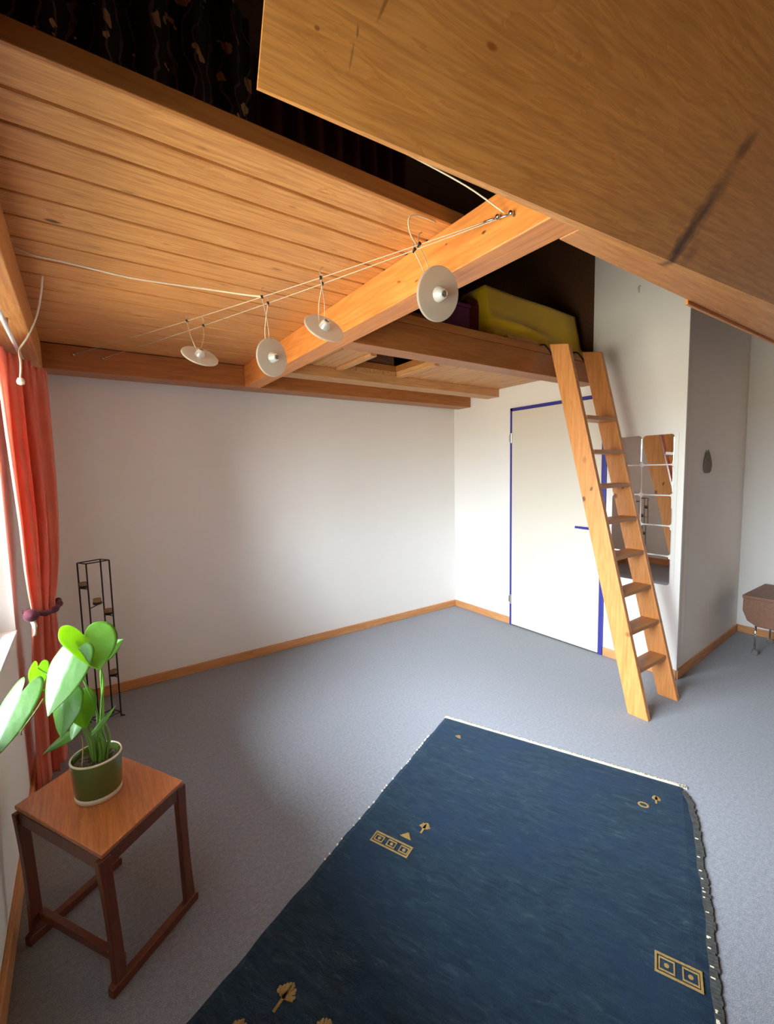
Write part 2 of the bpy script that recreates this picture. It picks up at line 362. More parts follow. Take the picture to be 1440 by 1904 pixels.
def parent_matrix(p):
    return Matrix.Translation(p.location) @ p.rotation_euler.to_matrix().to_4x4()
def thing(name, label, cat, loc=(0,0,0), group=None):
    o = bpy.data.objects.new(name, None); C.objects.link(o); o.empty_display_size = .05
    o.location = loc; o['label'] = label; o['category'] = cat
    if group: o['group'] = group
    return o
def tag(o, label, cat, group=None):
    o['label'] = label; o['category'] = cat
    if group: o['group'] = group
    return o
def struct(o): o['kind'] = 'structure'; return o
def bezier(pts, n=12):
    """catmull-rom through points"""
    P = [V(p) for p in pts]; P = [P[0]*2-P[1]] + P + [P[-1]*2-P[-2]]; out = []
    for i in range(1, len(P)-2):
        for k in range(n):
            t = k/n; a, b, c, d = P[i-1], P[i], P[i+1], P[i+2]
            out.append(.5*((2*b)+(-a+c)*t+(2*a-5*b+4*c-d)*t*t+(-a+3*b-3*c+d)*t**3))
    out.append(P[-2]); return out

# ------------------------------------------------------------------ room shell
XL, YB, XD = -.285, 3.53, 3.355
WY0, WY1, WZ0, WZ1 = .36, 2.58, .805, 2.06
TOP = 3.5
m = MB(); m.box((XL-.2, -2.4, -.08), (5.0, YB+.2, 0)); struct(m.build('floor', M['carpet']))
m = MB(); m.box((XL-.2, YB, 0), (XD+.2, YB+.2, 2.29)); struct(m.build('wall_back', M['white']))
m = MB(); m.box((XD, 1.315, 0), (XD+.12, YB, 2.27)); m.box((XD, 1.315, 2.27), (XD+.12, 1.97, TOP)); struct(m.build('wall_right', M['white']))
m = MB(); m.prism([(XD+.0005, 1.311, 0), (4.9, 1.40, 0), (4.9, 1.55, 0), (XD+.0005, 1.314, 0)], [(XD+.0005, 1.311, TOP), (4.9, 1.40, TOP), (4.9, 1.55, TOP), (XD+.0005, 1.314, TOP)])
struct(m.build('wall_niche', M['white']))
m = MB(); m.box((4.79, -2.4, 0), (4.95, 1.40, TOP)); struct(m.build('wall_far_right', M['white']))
m = MB(); m.box((XL-.2, -2.4, 0), (4.95, -2.2, TOP)); struct(m.build('wall_front', M['boards_y']))  # unseen wall, given a wood finish to warm the bounce light
m = MB()
m.box((XL-.2, -2.2, 0), (XL, YB, WZ0)); m.box((XL-.2, -2.2, WZ1), (XL, YB, 2.29))
m.box((XL-.2, WY1, WZ0), (XL, YB, WZ1)); m.box((XL-.2, -2.2, WZ0), (XL, WY0, WZ1))
struct(m.build('wall_left', M['white']))
# attic shell above the loft, dark boards
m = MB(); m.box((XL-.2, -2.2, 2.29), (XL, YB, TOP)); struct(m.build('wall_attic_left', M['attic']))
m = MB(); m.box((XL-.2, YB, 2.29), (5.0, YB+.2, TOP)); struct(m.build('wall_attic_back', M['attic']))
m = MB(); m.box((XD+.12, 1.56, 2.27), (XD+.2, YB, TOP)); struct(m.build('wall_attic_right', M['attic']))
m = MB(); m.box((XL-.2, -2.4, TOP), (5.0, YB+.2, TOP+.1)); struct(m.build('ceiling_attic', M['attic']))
# light corner strip
m = MB(); m.box((XD-.006, 1.303, .01), (XD+.014, 1.318, 2.9)); struct(m.build('trim_1', M['trimwhite'], bevel=.002))

# baseboards
def skirt(name, m_, a, b, t=(0, 0)):
    mb = MB(); mb.box(a, b); o = mb.build(name, m_, bevel=.004); struct(o)
skirt('baseboard_back', M['skirting'], (XL, YB-.014, 0), (XD, YB, .068))
skirt('baseboard_right', M['skirting_y'], (XD-.014, 2.765, 0), (XD, YB-.014, .068))
skirt('baseboard_right', M['skirting_y'], (XD-.014, 1.305, 0), (XD, 1.835, .068))
skirt('baseboard_left', M['skirting_y'], (XL, -2.2, 0), (XL+.016, YB-.014, .085))
mb = MB(); mb.prism([(XD, 1.297, 0), (4.79, 1.384, 0), (4.79, 1.40, 0), (XD, 1.312, 0)], [(XD, 1.297, .065), (4.79, 1.384, .065), (4.79, 1.40, .065), (XD, 1.312, .065)])
struct(mb.build('baseboard_niche', M['skirting']))
skirt('baseboard_far_right', M['skirting_y'], (4.776, -2.2, 0), (4.79, 1.383, .065))

# window in the left wall
w = struct(bpy.data.objects.new('window_1', None)); C.objects.link(w); w.location = (XL-.1, (WY0+WY1)/2, WZ0)
def wpart(n, mb, mt, bevel=.003): return mb.build(n, mt, w, bevel=bevel)
mb = MB(); fx0, fx1 = XL-.15, XL-.09
mb.box((fx0, WY0, WZ0), (fx1, WY1, WZ0+.06)); mb.box((fx0, WY0, WZ1-.06), (fx1, WY1, WZ1))
mb.box((fx0, WY0, WZ0), (fx1, WY0+.06, WZ1)); mb.box((fx0, WY1-.06, WZ0), (fx1, WY1, WZ1))
for yy in (1.40,): mb.box((fx0, yy, WZ0), (fx1, yy+.07, WZ1))
wpart('window_frame', mb, M['winwhite'])
mb = MB(); mb.box((XL-.13, WY0+.03, WZ0+.03), (XL-.125, WY1-.03, WZ1-.03)); wpart('window_pane', mb, M['glass'], 0)
mb = MB(); mb.box((XL-.09, WY0, WZ0-.004), (XL+.006, WY1, WZ0+.014)); wpart('window_sill', mb, M['winwhite'])

# door, leaf flush in a thin blue frame
d = struct(bpy.data.objects.new('door_1', None)); C.objects.link(d); d.location = (XD, 2.3, 0)
DY0, DY1, DZ = 1.838, 2.762, 2.062
mb = MB()
mb.box((XD-.02, DY1-.030, 0), (XD+.01, DY1, DZ)); mb.box((XD-.02, DY0, 0), (XD+.01, DY0+.030, DZ)); mb.box((XD-.02, DY0, DZ-.028), (XD+.01, DY1, DZ))
mb.build('door_frame', M['blue'], d, bevel=.003)
mb = MB(); mb.box((XD-.026, DY0+.031, .012), (XD+.01, DY1-.028, DZ-.030)); mb.build('door_leaf', M['door'], d, bevel=.003)
mb = MB(); mb.box((XD-.01, DY0+.03, 0), (XD+.01, DY1-.03, .011)); mb.build('door_gap_shade', M['iron'], d)  # dark strip standing in for the shaded gap below the leaf
hx = XD-.026
mb = MB(); mb.tube([(hx, 1.925, 1.02), (hx-.05, 1.925, 1.02), (hx-.056, 1.935, 1.02), (hx-.056, 1.96, 1.02), (hx-.056, 2.045, 1.022)], .0095, 10)
mb.lathe([(0, 0), (.024, 0), (.024, .006), (0, .006)], (hx, 1.925, 1.02), (-1, 0, 0), 20)
mb.build('door_handle', M['blue'], d, smooth=False)
for z in (1.787, .258):
    mb = MB(); mb.tube([(XD-.03, DY1-.025, z-.045), (XD-.03, DY1-.025, z+.045)], .008, 10); mb.box((XD-.028, DY1-.03, z-.03), (XD-.018, DY1+.004, z+.03))
    mb.build('hinge', M['steel'], d)

# ------------------------------------------------------------------ loft timber
# planked underside of the left loft : boards with v grooves
ys = [1.105, 1.226, 1.34, 1.485, 1.64, 1.78] + [1.93+.15*i for i in range(10)]
def planks(mb, ys, x0, x1, z, gap=.0062, swap=False, depth=.024, top=.028):
    for a, b in zip(ys[:-1], ys[1:]):
        prof = [(a+gap*.3, z+depth), (a+gap, z+.002), (a+gap+.003, z), (b-gap-.003, z), (b-gap, z+.002), (b-gap*.3, z+depth), (b, z+depth), (b, z+top), (a, z+top), (a, z+depth)]
        if swap: mb.prism([(p, x0, q) for p, q in prof], [(p, x1, q) for p, q in prof])
        else: mb.prism([(x0, p, q) for p, q in prof], [(x1, p, q) for p, q in prof])
mb = MB(); planks(mb, ys, -.285, 1.045, 2.29); struct(mb.build('ceiling', M['boards']))
mb = MB(); mb.box((XL, 1.13, 2.318), (1.2, YB, 2.335)); struct(mb.build('ceiling_deck', M['fascia']))
mb = MB(); mb.box((XL, 1.104, 2.291), (1.10, 1.13, 2.338))
tag(mb.build('edge_board', M['fascia'], bevel=.002), 'narrow dark brown edge board closing the near side of the planked loft', 'board')
# right loft boards with the hatch opening
HX0, HX1, HY0, HY1 = 1.64, 2.13, 2.44, 2.90
xs = [1.15+.1225*i for i in range(19)]
mb = MB()
for i in range(18):
    a, b = xs[i], xs[i+1]
    if b < HX0+.03 or a > HX1-.03: planks(mb, [a, b], 1.99, YB, 2.262, swap=True)
    else:
        planks(mb, [a, b], 1.99, HY0, 2.262, swap=True); planks(mb, [a, b], HY1, YB, 2.262, swap=True)
struct(mb.build('ceiling_right', M['boards_y']))
mb = MB()
mb.box((1.15, 1.93, 2.292), (XD+.12, HY0, 2.335)); mb.box((1.15, HY1, 2.292), (XD+.12, YB, 2.335))
mb.box((1.15, HY0, 2.292), (HX0, HY1, 2.335)); mb.box((HX1, HY0, 2.292), (XD+.12, HY1, 2.335))
struct(mb.build('floor_loft', M['fascia']))
ht = thing('loft_hatch', 'open loft hatch with its lid turned up above the dark opening', 'hatch', (HX0, HY1, 2.262))
for nm, a, b in (('side_frame', (HX0-.05, HY0, 2.245), (HX0, HY1, 2.262)), ('side_frame', (HX1-.0, HY0, 2.245), (HX1+.05, HY1, 2.262))):
    mb = MB(); mb.box(a, b); mb.build(nm, M['boards_y'], ht, bevel=.002)
mb = MB(); mb.box((HX0+.01, HY1+.012, 2.336), (HX1-.01, HY1+.032, 2.80)); mb.build('lid', M['old_wood'], ht, bevel=.002)
mb = MB(); mb.tube([(HX0+.16, HY1+.004, 2.46), (HX0+.16, HY1+.004, 2.36)], .003, 6); mb.lathe([(0, -.012), (.012, -.004), (.012, .004), (0, .012)], (HX0+.16, HY1-.006, 2.35), n=10)
mb.build('pull_knob', M['trimwhite'], ht)

mb = MB(); mb.box((1.04, .70, 2.14), (1.152, 3.285, 2.29))
tag(mb.build('ceiling_beam', M['beam_y'], bevel=.004), 'bright orange pine beam running from the back wall towards the viewer', 'beam')
mb = MB(); mb.box((XL, -2.2, 2.115), (-.13, 3.285, 2.29))
tag(mb.build('ceiling_beam', M['beam_win'], bevel=.004), 'pine beam along the window wall above the red curtain', 'beam')
mb = MB(); mb.box((XL, 3.285, 2.142), (XD, YB-.06, 2.29))
tag(mb.build('ceiling_beam', M['beam_x'], bevel=.003), 'long brown beam along the top of the white back wall', 'beam')
mb = MB(); mb.box((1.155, 1.935, 2.142), (XD, 2.06, 2.29))
tag(mb.build('ceiling_beam', M['beam_x'], bevel=.003), 'brown beam at the loft front that the ladder leans against', 'beam')
mb = MB(); mb.box((1.155, 2.91, 2.19), (XD, 3.06, 2.262))
tag(mb.build('ceiling_beam', M['batten'], bevel=.003), 'slim pale pine batten under the loft between hatch and back wall beam', 'beam')
mb = MB(); mb.prism([(1.155, .706, 2.14), (2.4, .657, 2.14), (4.78, .563, 2.14), (4.78, .787, 2.14), (1.155, .787, 2.14)],
                    [(1.155, .706, 2.29), (2.4, .657, 2.29), (4.78, .563, 2.29), (4.78, .787, 2.29), (1.155, .787, 2.29)])
hb = tag(mb.build('ceiling_beam', M['beam_x2'], bevel=.003), 'smooth light orange beam below the big sloping panel at upper right', 'beam')
mb = MB(); mb.box((2.0, .788, 2.128), (4.78, .80, 2.20))
mb.build('edge_strip', M['beam_x2'], hb, bevel=.002)

# large sloping pine panel (local axes: x along the lower edge, y up the slope)
e = V((2.215, -.157, 0)).normalized(); h = V((e.y, -e.x, 0)); dd = h*math.cos(math.radians(55))+V((0, 0, math.sin(math.radians(55)))); nn = e.cross(dd)
P0 = V((.285, .757, 2.133))
# nn points away from the room; thickness grows to the right as in the photo
mb = MB(); L = 4.5; Sx = 1.75
def th(x): return .004+.018*min(x, L)
vs = [(0,0,0),(L,0,0),(L,Sx,0),(0,Sx,0)]
Yl = V((e.y, dd.y, nn.y))     # world +y in the panel's own axes
def off(x, y): return V((x, y, 0)) + Yl*(.006+.019*x)
mb.prism(vs, [off(0, 0), off(L, 0), off(L, Sx), off(0, Sx)])
o = mb.build('sloping_panel', M['panel'])
o.data.materials.append(M['beam_x2'])
o.matrix_world = Matrix(((e.x, dd.x, nn.x, P0.x), (e.y, dd.y, nn.y, P0.y), (e.z, dd.z, nn.z, P0.z), (0, 0, 0, 1)))
tag(o, 'huge smooth pine panel sloping overhead at upper right with a dark stain', 'panel')

# things stored up in the loft
mb = MB(); nx, nz = 40, 16
for side in (0,):
    pass
yx0, yx1, yy0 = 2.30, 3.345, 2.06
vs = []; fs = []
for j in range(nz+1):
    for i in range(nx+1):
        u, v = i/nx, j/nz
        x = yx0+(yx1-yx0)*u + .05*(1-v)*(1-u)**3*0
        z = 2.337+v*(.385-.02*u) + .012*(1-v)
        fold = .05*math.exp(-((v-(.42-.28*u))/.09)**2)*math.exp(-((u-.35)/.33)**2) + .035*math.exp(-((v-.16+.05*u)/.08)**2) - .03*math.exp(-((v-(.33-.26*u))/.06)**2)*math.exp(-((u-.4)/.3)**2)
        y = yy0 - fold + .004*math.sin(u*9+v*5) + .06*v
        vs.append((x, y, z))
for j in range(nz):
    for i in range(nx): a = j*(nx+1)+i; fs.append((a, a+1, a+nx+2, a+nx+1))
nf = len(vs)
for (x, y, z) in list(vs): vs.append((x, 2.34, z))
for j in range(nz):
    for i in range(nx): a = nf+j*(nx+1)+i; fs.append((a, a+nx+1, a+nx+2, a+1))
for i in range(nx):
    a = i; fs.append((a, a+nf, a+nf+1, a+1)); a = nz*(nx+1)+i; fs.append((a, a+1, a+nf+1, a+nf))
for j in range(nz):
    a = j*(nx+1); fs.append((a, a+nx+1, a+nx+1+nf, a+nf)); a = j*(nx+1)+nx; fs.append((a, a+nf, a+nx+1+nf, a+nx+1))
mb.add(vs, fs); o = mb.build('mattress', M['yellow'], smooth=True, weld=True)
tag(o, 'yellow cloth covered mattress lying on the loft above the ladder', 'mattress')
mb = MB(); mb.box((1.78, 2.12, 2.336), (2.16, 2.40, 2.545)); b_ = mb.build('storage_box', M['purple'], bevel=.006)
tag(b_, 'purple storage box on the loft, left of the dark bundle', 'box')
mb = MB(); mb.box((1.775, 2.115, 2.546), (2.165, 2.405, 2.57)); mb.build('lid', M['purple'], b_, bevel=.006)
mb = MB(); mb.box((2.175, 2.16, 2.336), (2.285, 2.42, 2.61)); mb.box((2.18, 2.165, 2.611), (2.28, 2.41, 2.63))
tag(mb.build('cloth_bundle', M['maroon'], bevel=.02), 'dark maroon folded bundle between purple box and yellow mattress', 'bundle')
mb = MB(); mb.box((1.52, 2.0, 2.336), (1.765, 2.09, 2.385))
tag(mb.build('wood_offcut', M['beam_x'], bevel=.003), 'short brown wood block lying on the loft edge by the orange beam', 'block')
mb = MB(); mb.box((2.33, 1.945, 2.336), (2.64, 2.00, 2.362))
tag(mb.build('wood_offcut', M['tread'], bevel=.003), 'flat wooden lath on the loft edge below the yellow mattress', 'lath')
# patterned hanging in the attic
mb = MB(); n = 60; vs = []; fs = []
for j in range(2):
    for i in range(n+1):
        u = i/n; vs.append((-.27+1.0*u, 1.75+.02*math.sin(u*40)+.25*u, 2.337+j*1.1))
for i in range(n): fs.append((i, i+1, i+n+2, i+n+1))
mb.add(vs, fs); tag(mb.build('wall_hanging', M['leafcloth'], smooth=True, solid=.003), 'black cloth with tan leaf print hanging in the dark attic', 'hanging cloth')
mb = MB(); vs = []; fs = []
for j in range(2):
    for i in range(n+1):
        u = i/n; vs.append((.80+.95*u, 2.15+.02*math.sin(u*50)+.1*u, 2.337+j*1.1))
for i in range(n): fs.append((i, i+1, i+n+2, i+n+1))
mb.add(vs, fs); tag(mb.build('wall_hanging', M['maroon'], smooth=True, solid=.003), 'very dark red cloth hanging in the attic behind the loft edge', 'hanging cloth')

# ------------------------------------------------------------------ cable light system
def sag(a, b, s, n=40):
    a, b = V(a), V(b); return [a+(b-a)*(i/n)-V((0, 0, s*4*(i/n)*(1-i/n))) for i in range(n+1)]
G = 'the two taut lighting wires'
wires = [((.019, 3.27, 2.233), (1.036, .90, 2.217)), ((.167, 3.27, 2.230), (1.036, .853, 2.205))]
wl = ['taut pale lighting wire, upper of the pair under the planked loft', 'taut pale lighting wire, lower of the pair under the planked loft']
for (a, b), lb in zip(wires, wl):
    t = thing('lighting_wire', lb, 'wire', a, G)
    mb = MB(); mb.tube(sag(a, b, .014), .0017, 6); mb.build('wire', M['wire'], t, smooth=True)
    mb = MB(); dr = (V(b)-V(a)).normalized(); mb.tube([V(a)+V((0, .012, 0)), V(a)+dr*.02], .007, 10); mb.tube([V(a)+dr*.02, V(a)+dr*.07], .0035, 10); mb.build('tensioner', M['chrome'], t, smooth=True)
    mb = MB(); mb.tube([V(b)+V((.004, 0, 0)), V(b)-V((.010, 0, 0))], .006, 10); mb.tube([V(b)-dr*.045, V(b)], .0028, 8); mb.build('end_anchor', M['steel'], t, smooth=True)
    mb = MB()
def disc_lamp(label, clipu, clipl, c, nrm):
    c = V(c); nrm = V(nrm).normalized(); cu, cl = V(clipu), V(clipl)
    t = thing('cable_spotlight', label, 'spotlight', tuple(c), 'spotlights on the lighting wires')
    mb = MB(); mb.lathe([(.0, .004), (.078, .004), (.081, .001), (.081, -.002), (.078, -.004), (.0, -.004)], c, nrm, 48)
    mb.build('glass_disc', M['frost'], t, smooth=False)
    mb = MB(); mb.lathe([(.024, .004), (.0225, .012), (.016, .028), (.011, .034), (.0095, .034), (.014, .027), (.0205, .012), (.022, .004)], c, nrm, 24)
    mb.lathe([(.012, -.004), (.012, -.016), (.009, -.020), (0, -.020)], c, nrm, 20); mb.build('reflector', M['lampglass'], t, smooth=True)
    mb = MB(); mb.lathe([(0, .026), (.005, .025), (.0065, .018), (.0055, .006), (0, .004)], c, nrm, 14); mb.tube([c-nrm*.018, c-nrm*.034], [.006, .0045], 10); mb.build('bulb', M['steel'], t, smooth=True)
    up = V((0, 0, 1)); side = nrm.cross(up).normalized()
    bk = c-nrm*.026
    for k, q in enumerate((cu, cl)):
        s_ = side*(.010 if k else -.010)
        top = q+V((0, 0, .03)); mid = (q+bk)/2+V((0, 0, .012))+(q-bk).cross(up).normalized()*.012*(1 if k else -1)
        mb = MB(); mb.tube(bezier([top+V((.012*(-1 if k else 1), 0, .01)), top, q, mid, bk+s_+V((0, 0, .01)), bk+s_], 6), .0016, 6)
        mb.build('support_rod', M['wire'], t, smooth=True)
        mb = MB(); mb.tube([q-V((.004, .008, 0)), q+V((.004, .008, 0))], .005, 8); mb.build('clip', M['iron'], t, smooth=True)
def wp(k, f):
    a, b = V(wires[k][0]), V(wires[k][1]); return a+(b-a)*f-V((0, 0, .014*4*f*(1-f)))
disc_lamp('round frosted glass spotlight seen nearly edge-on, farthest from the beam end', wp(0, .432), wp(1, .42), (.496, 2.2, 2.049), (.104, -.654, .75))
disc_lamp('round frosted glass spotlight facing the viewer, in front of the beam near the back wall', wp(0, .624), wp(1, .60), (.726, 1.9, 2.006), (.301, -.948, -.104))
disc_lamp('tilted frosted glass spotlight in front of the orange beam, third along the wires', wp(0, .743), wp(1, .719), (.829, 1.6, 2.066), (-.005, -.784, .621))
disc_lamp('largest frosted glass spotlight, nearest the viewer at the beam end', wp(0, .90), wp(1, .8755), (.975, 1.095, 2.057), (-.055, -.963, -.263))
mb = MB(); mb.tube(bezier([(-.125, 2.0, 2.285), (-.075, 2.0, 2.272), (.01, 1.98, 2.262), (.10, 1.96, 2.25), (.233, 1.95, 2.243), (.45, 1.92, 2.245), (.61, 1.84, 2.225), (.655, 1.80, 2.215)], 8), .0035, 8)
tag(mb.build('feed_cable', M['cord'], smooth=True), 'cream cable sagging from the window beam to the lighting wires', 'cable')
mb = MB(); mb.tube(bezier([(.99, 1.12, 2.289), (.955, 1.115, 2.287), (.905, 1.115, 2.283), (.88, 1.118, 2.268), (.888, 1.125, 2.235), (.925, 1.14, 2.212)], 8), .0018, 6)
tag(mb.build('feed_cable', M['cord'], smooth=True), 'short curled pale wire from the planks to the lighting wires', 'cable')
mb = MB(); mb.tube(bezier([(.80, 1.2, 2.52), (.87, 1.06, 2.40), (.955, .95, 2.30), (1.03, .875, 2.215)], 8), .0022, 8)
tag(mb.build('feed_cable', M['cord'], smooth=True), 'pale cable coming down from the dark attic to the orange beam', 'cable')

# ------------------------------------------------------------------ curtain and its rail
rail = thing('curtain_rail', 'thin white curtain rail under the pine beam at the window', 'curtain rail', (-.185, 1.2, 2.07))
mb = MB(); mb.tube([(-.185, -.6, 2.075), (-.185, 3.2, 2.075)], .008, 10); mb.build('rod', M['winwhite'], rail, smooth=True)
for y in (-.4, .9, 2.25, 3.1):
    mb = MB(); mb.tube([(-.185, y, 2.075), (-.185, y, 2.115)], .005, 8); mb.build('bracket', M['steel'], rail, smooth=True)
cur = thing('curtain', 'coral red curtain gathered with a plum tieback beside the window', 'curtain', (-.2, 2.7, .03))
lv = [  # z, A(x,y), B(x,y), amplitude
    (2.065, (-.258, 2.46), (-.100, 2.98), .045), (2.03, (-.258, 2.46), (-.100, 2.98), .035), (1.9, (-.258, 2.46), (-.100, 2.96), .050),
    (1.7, (-.256, 2.47), (-.100, 2.93), .055), (1.5, (-.250, 2.48), (-.100, 2.90), .055), (1.3, (-.243, 2.50), (-.103, 2.86), .050),
    (1.1, (-.240, 2.52), (-.112, 2.80), .042), (.98, (-.235, 2.55), (-.125, 2.74), .032), (.90, (-.228, 2.575), (-.138, 2.70), .020),
    (.86, (-.228, 2.575), (-.138, 2.70), .018), (.80, (-.234, 2.565), (-.137, 2.72), .026), (.65, (-.246, 2.555), (-.138, 2.77), .034),
    (.45, (-.254, 2.55), (-.142, 2.80), .038), (.22, (-.260, 2.55), (-.148, 2.82), .038), (.02, (-.262, 2.55), (-.152, 2.84), .038)]
def curt(z):
    for a, b in zip(lv[:-1], lv[1:]):
        if a[0] >= z >= b[0]:
            t = (a[0]-z)/(a[0]-b[0]); t = t*t*(3-2*t) if False else t
            L_ = lambda p, q: p+(q-p)*t
            return (L_(a[1][0], b[1][0]), L_(a[1][1], b[1][1])), (L_(a[2][0], b[2][0]), L_(a[2][1], b[2][1])), L_(a[3], b[3])
nu, nv = 220, 90; mb = MB(); vs = []; fs = []
zs = [2.065+(.02-2.065)*j/nv for j in range(nv+1)]
for z in zs:
    A, B, am = curt(z)
    dx, dy = B[0]-A[0], B[1]-A[1]; ln = math.hypot(dx, dy); px_, py_ = .40, -.92
    for i in range(nu+1):
        u = i/nu
        ph = u*3.6*2*PI + .7*math.sin(3.1*u*PI+z*.9) + .35*math.sin(z*1.9+u*4)
        a = am*(.62+.22*math.sin(u*11+1))*(1 if z < 2.02 else .8)
        o_ = a*math.sin(ph) + .10*am*math.sin(2.7*ph+z*3) + (.10*am*math.sin(u*95) if z > 2.0 else 0)
        sl = .12*am*math.sin(2*ph)
        x = A[0]+dx*u+px_*o_+dx/ln*sl; y = A[1]+dy*u+py_*o_+dy/ln*sl
        vs.append((max(x, XL+.008), y, z))
for j in range(nv):
    for i in range(nu): a = j*(nu+1)+i; fs.append((a, a+1, a+nu+2, a+nu+1))
mb.add(vs, fs); mb.build('cloth', M['curtain'], cur, smooth=True, solid=.0015)
mb = MB(); pts = []
for k in range(49):
    t = 2*PI*k/48; pts.append((-.183+.058*math.cos(t)+.02*math.sin(t), 2.635+.078*math.sin(t)+.02*math.cos(t), .885+.012*math.sin(t*2)))
rr = [.013+.003*math.sin(k*1.3) for k in range(49)]
mb.tube(pts, rr, 10, cap=False); tb = mb.build('tieback', M['tie'], cur, smooth=True)
mb = MB(); mb.lathe([(0, -.02), (.014, -.018), (.026, -.008), (.03, .004), (.022, .016), (0, .022)], (-.222, 2.535, .885), (.2, -1, .1), 18); mb.build('knot', M['tie'], tb, smooth=True)
mb = MB(); mb.tube(bezier([(-.222, 2.54, .87), (-.212, 2.53, .83), (-.216, 2.532, .79)], 6), [.010]*7+[.006]*6, 8); mb.build('tassel', M['cord'], tb, smooth=True)
mb = MB(); mb.tube(bezier([(-.062, 2.228, 2.289), (-.075, 2.30, 2.24), (-.10, 2.38, 2.17), (-.14, 2.45, 2.10), (-.17, 2.47, 2.05), (-.165, 2.40, 1.98), (-.168, 2.36, 1.91)], 8), .004, 8)
mb.lathe([(0, -.016), (.012, -.012), (.014, 0), (.009, .012), (0, .016)], (-.168, 2.36, 1.90), (0, 0, 1), 12)
tag(mb.build('pull_cord', M['cord'], smooth=True), 'cream knotted cord hanging from the planks down over the curtain top', 'cord')

# ------------------------------------------------------------------ stool with plant
st = thing('wooden_stool', 'reddish brown rectangular wooden stool carrying the potted plant', 'stool', (0, 1.67, 0))
ZT = .455
Tn, Tr, Tl = V((-.022, 1.398, 0)), V((.222, 1.592, 0)), V((-.245, 1.79, 0)); Tb = Tr+Tl-Tn
ax = (Tr-Tn).normalized(); ay = (Tl-Tn).normalized()
def quad(z, inset=0):
    c = (Tn+Tb)/2; return [V((p.x, p.y, 0))+(c-p).normalized()*inset+V((0, 0, z)) for p in (Tn, Tr, Tb, Tl)]
mb = MB(); mb.prism(quad(ZT-.014), quad(ZT)); mb.build('top', M['stool'], st, bevel=.003)
up = V((0, 0, 1))
for a, b in ((Tn, Tr), (Tl, Tb), (Tn, Tl), (Tr, Tb)):
    c = (Tn+Tb)/2; a2 = a+(c-a)*.06; b2 = b+(c-b)*.06
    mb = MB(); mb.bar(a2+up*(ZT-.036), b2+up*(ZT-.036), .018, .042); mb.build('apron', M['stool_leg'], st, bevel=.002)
Fn, Fr, Fl = V((-.028, 1.412, 0)), V((.24, 1.596, 0)), V((-.24, 1.739, 0)); Fb = Fr+Fl-Fn
rd = (Fr-Fn).normalized(); c = (Tn+Tb)/2
for a, b in ((Fn, Fr), (Fl, Fb)):
    a = a+rd*.0; mb = MB(); dn = V((-rd.y, rd.x, 0))
    prof = [(0, .0), (.0, .028), (.012, .034), (.05, .030), ((b-a).length-.05, .030), ((b-a).length-.012, .034), ((b-a).length, .028), ((b-a).length, 0), ((b-a).length-.05, .0), (.05, .0)]
    w2 = .013
    mb.prism([a+rd*s+up*z-dn*w2 for s, z in prof], [a+rd*s+up*z+dn*w2 for s, z in prof]); mb.build('runner', M['stool_leg'], st, bevel=.003)
for (f0, rdir), tt in zip(((Fn, 1), (Fr, -1), (Fl, 1), (Fb, -1)), (Tn, Tr, Tl, Tb)):
    foot = f0+rd*rdir*.030+up*.028; top = tt+(c-tt)*.055+up*(ZT-.02)
    mid = (foot+top)/2 + rd*rdir*(.006)
    mb = MB(); dn = V((-rd.y, rd.x, 0)); rows = []
    for k in range(9):
        t = k/8; p = (foot*(1-t)**2+mid*2*t*(1-t)+top*t*t); w_ = .019-.005*math.sin(PI*t)*.6
        rows.append([p+rd*w_+dn*.011, p-rd*w_+dn*.011, p-rd*w_-dn*.011, p+rd*w_-dn*.011])
    vs = [x for r in rows for x in r]; fs = [(0, 1, 2, 3), (32, 33, 34, 35)]
    for k in range(8):
        for q in range(4): fs.append((k*4+q, k*4+(q+1) % 4, (k+1)*4+(q+1) % 4, (k+1)*4+q))
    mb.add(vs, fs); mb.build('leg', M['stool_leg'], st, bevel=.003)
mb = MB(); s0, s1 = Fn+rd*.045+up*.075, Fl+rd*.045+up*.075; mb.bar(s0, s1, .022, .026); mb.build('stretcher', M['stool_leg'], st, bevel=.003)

PC = V((-.017, 1.697, ZT))
pl = thing('potted_plant', 'leafy green monstera plant in an olive glazed pot on the stool', 'potted plant', tuple(PC))
mb = MB(); mb.lathe([(.0, .016), (.0655, .016), (.068, .022), (.0735, .126), (.074, .132), (.0725, .135), (.069, .134), (.0675, .126), (.064, .09)], PC, n=48); mb.build('pot', M['pot'], pl, smooth=True)
mb = MB(); mb.lathe([(.0, .0), (.0645, .0), (.067, .004), (.068, .018), (.063, .018)], PC, n=48); mb.build('pot_foot', M['potrim'], pl, smooth=True)
mb = MB(); mb.lathe([(.069, .1345), (.071, .137), (.0735, .1355), (.0743, .1315)], PC, n=48); mb.build('pot_rim', M['potrim'], pl, smooth=True)
mb = MB(); vs = []; fs = []; nr, na = 10, 36
for i in range(nr+1):
    for k in range(na):
        r = .0665*i/nr; t = 2*PI*k/na; vs.append((PC.x+r*math.cos(t), PC.y+r*math.sin(t), PC.z+.112+random.uniform(-.003, .004)*(i > 0)))
for i in range(nr):
    for k in range(na): fs.append((i*na+k, i*na+(k+1) % na, (i+1)*na+(k+1) % na, (i+1)*na+k))
mb.add(vs, fs)
for q in range(60):
    t = random.uniform(0, 2*PI); r = .056*math.sqrt(random.random()); s = random.uniform(.0015, .004)
    cc = PC+V((r*math.cos(t), r*math.sin(t), .115)); mb.lathe([(0, -s), (s*1.3, -s*.3), (s, s*.5), (0, s)], cc, (random.random(), random.random(), 1), 6)
mb.build('soil', M['soil'], pl, smooth=False)
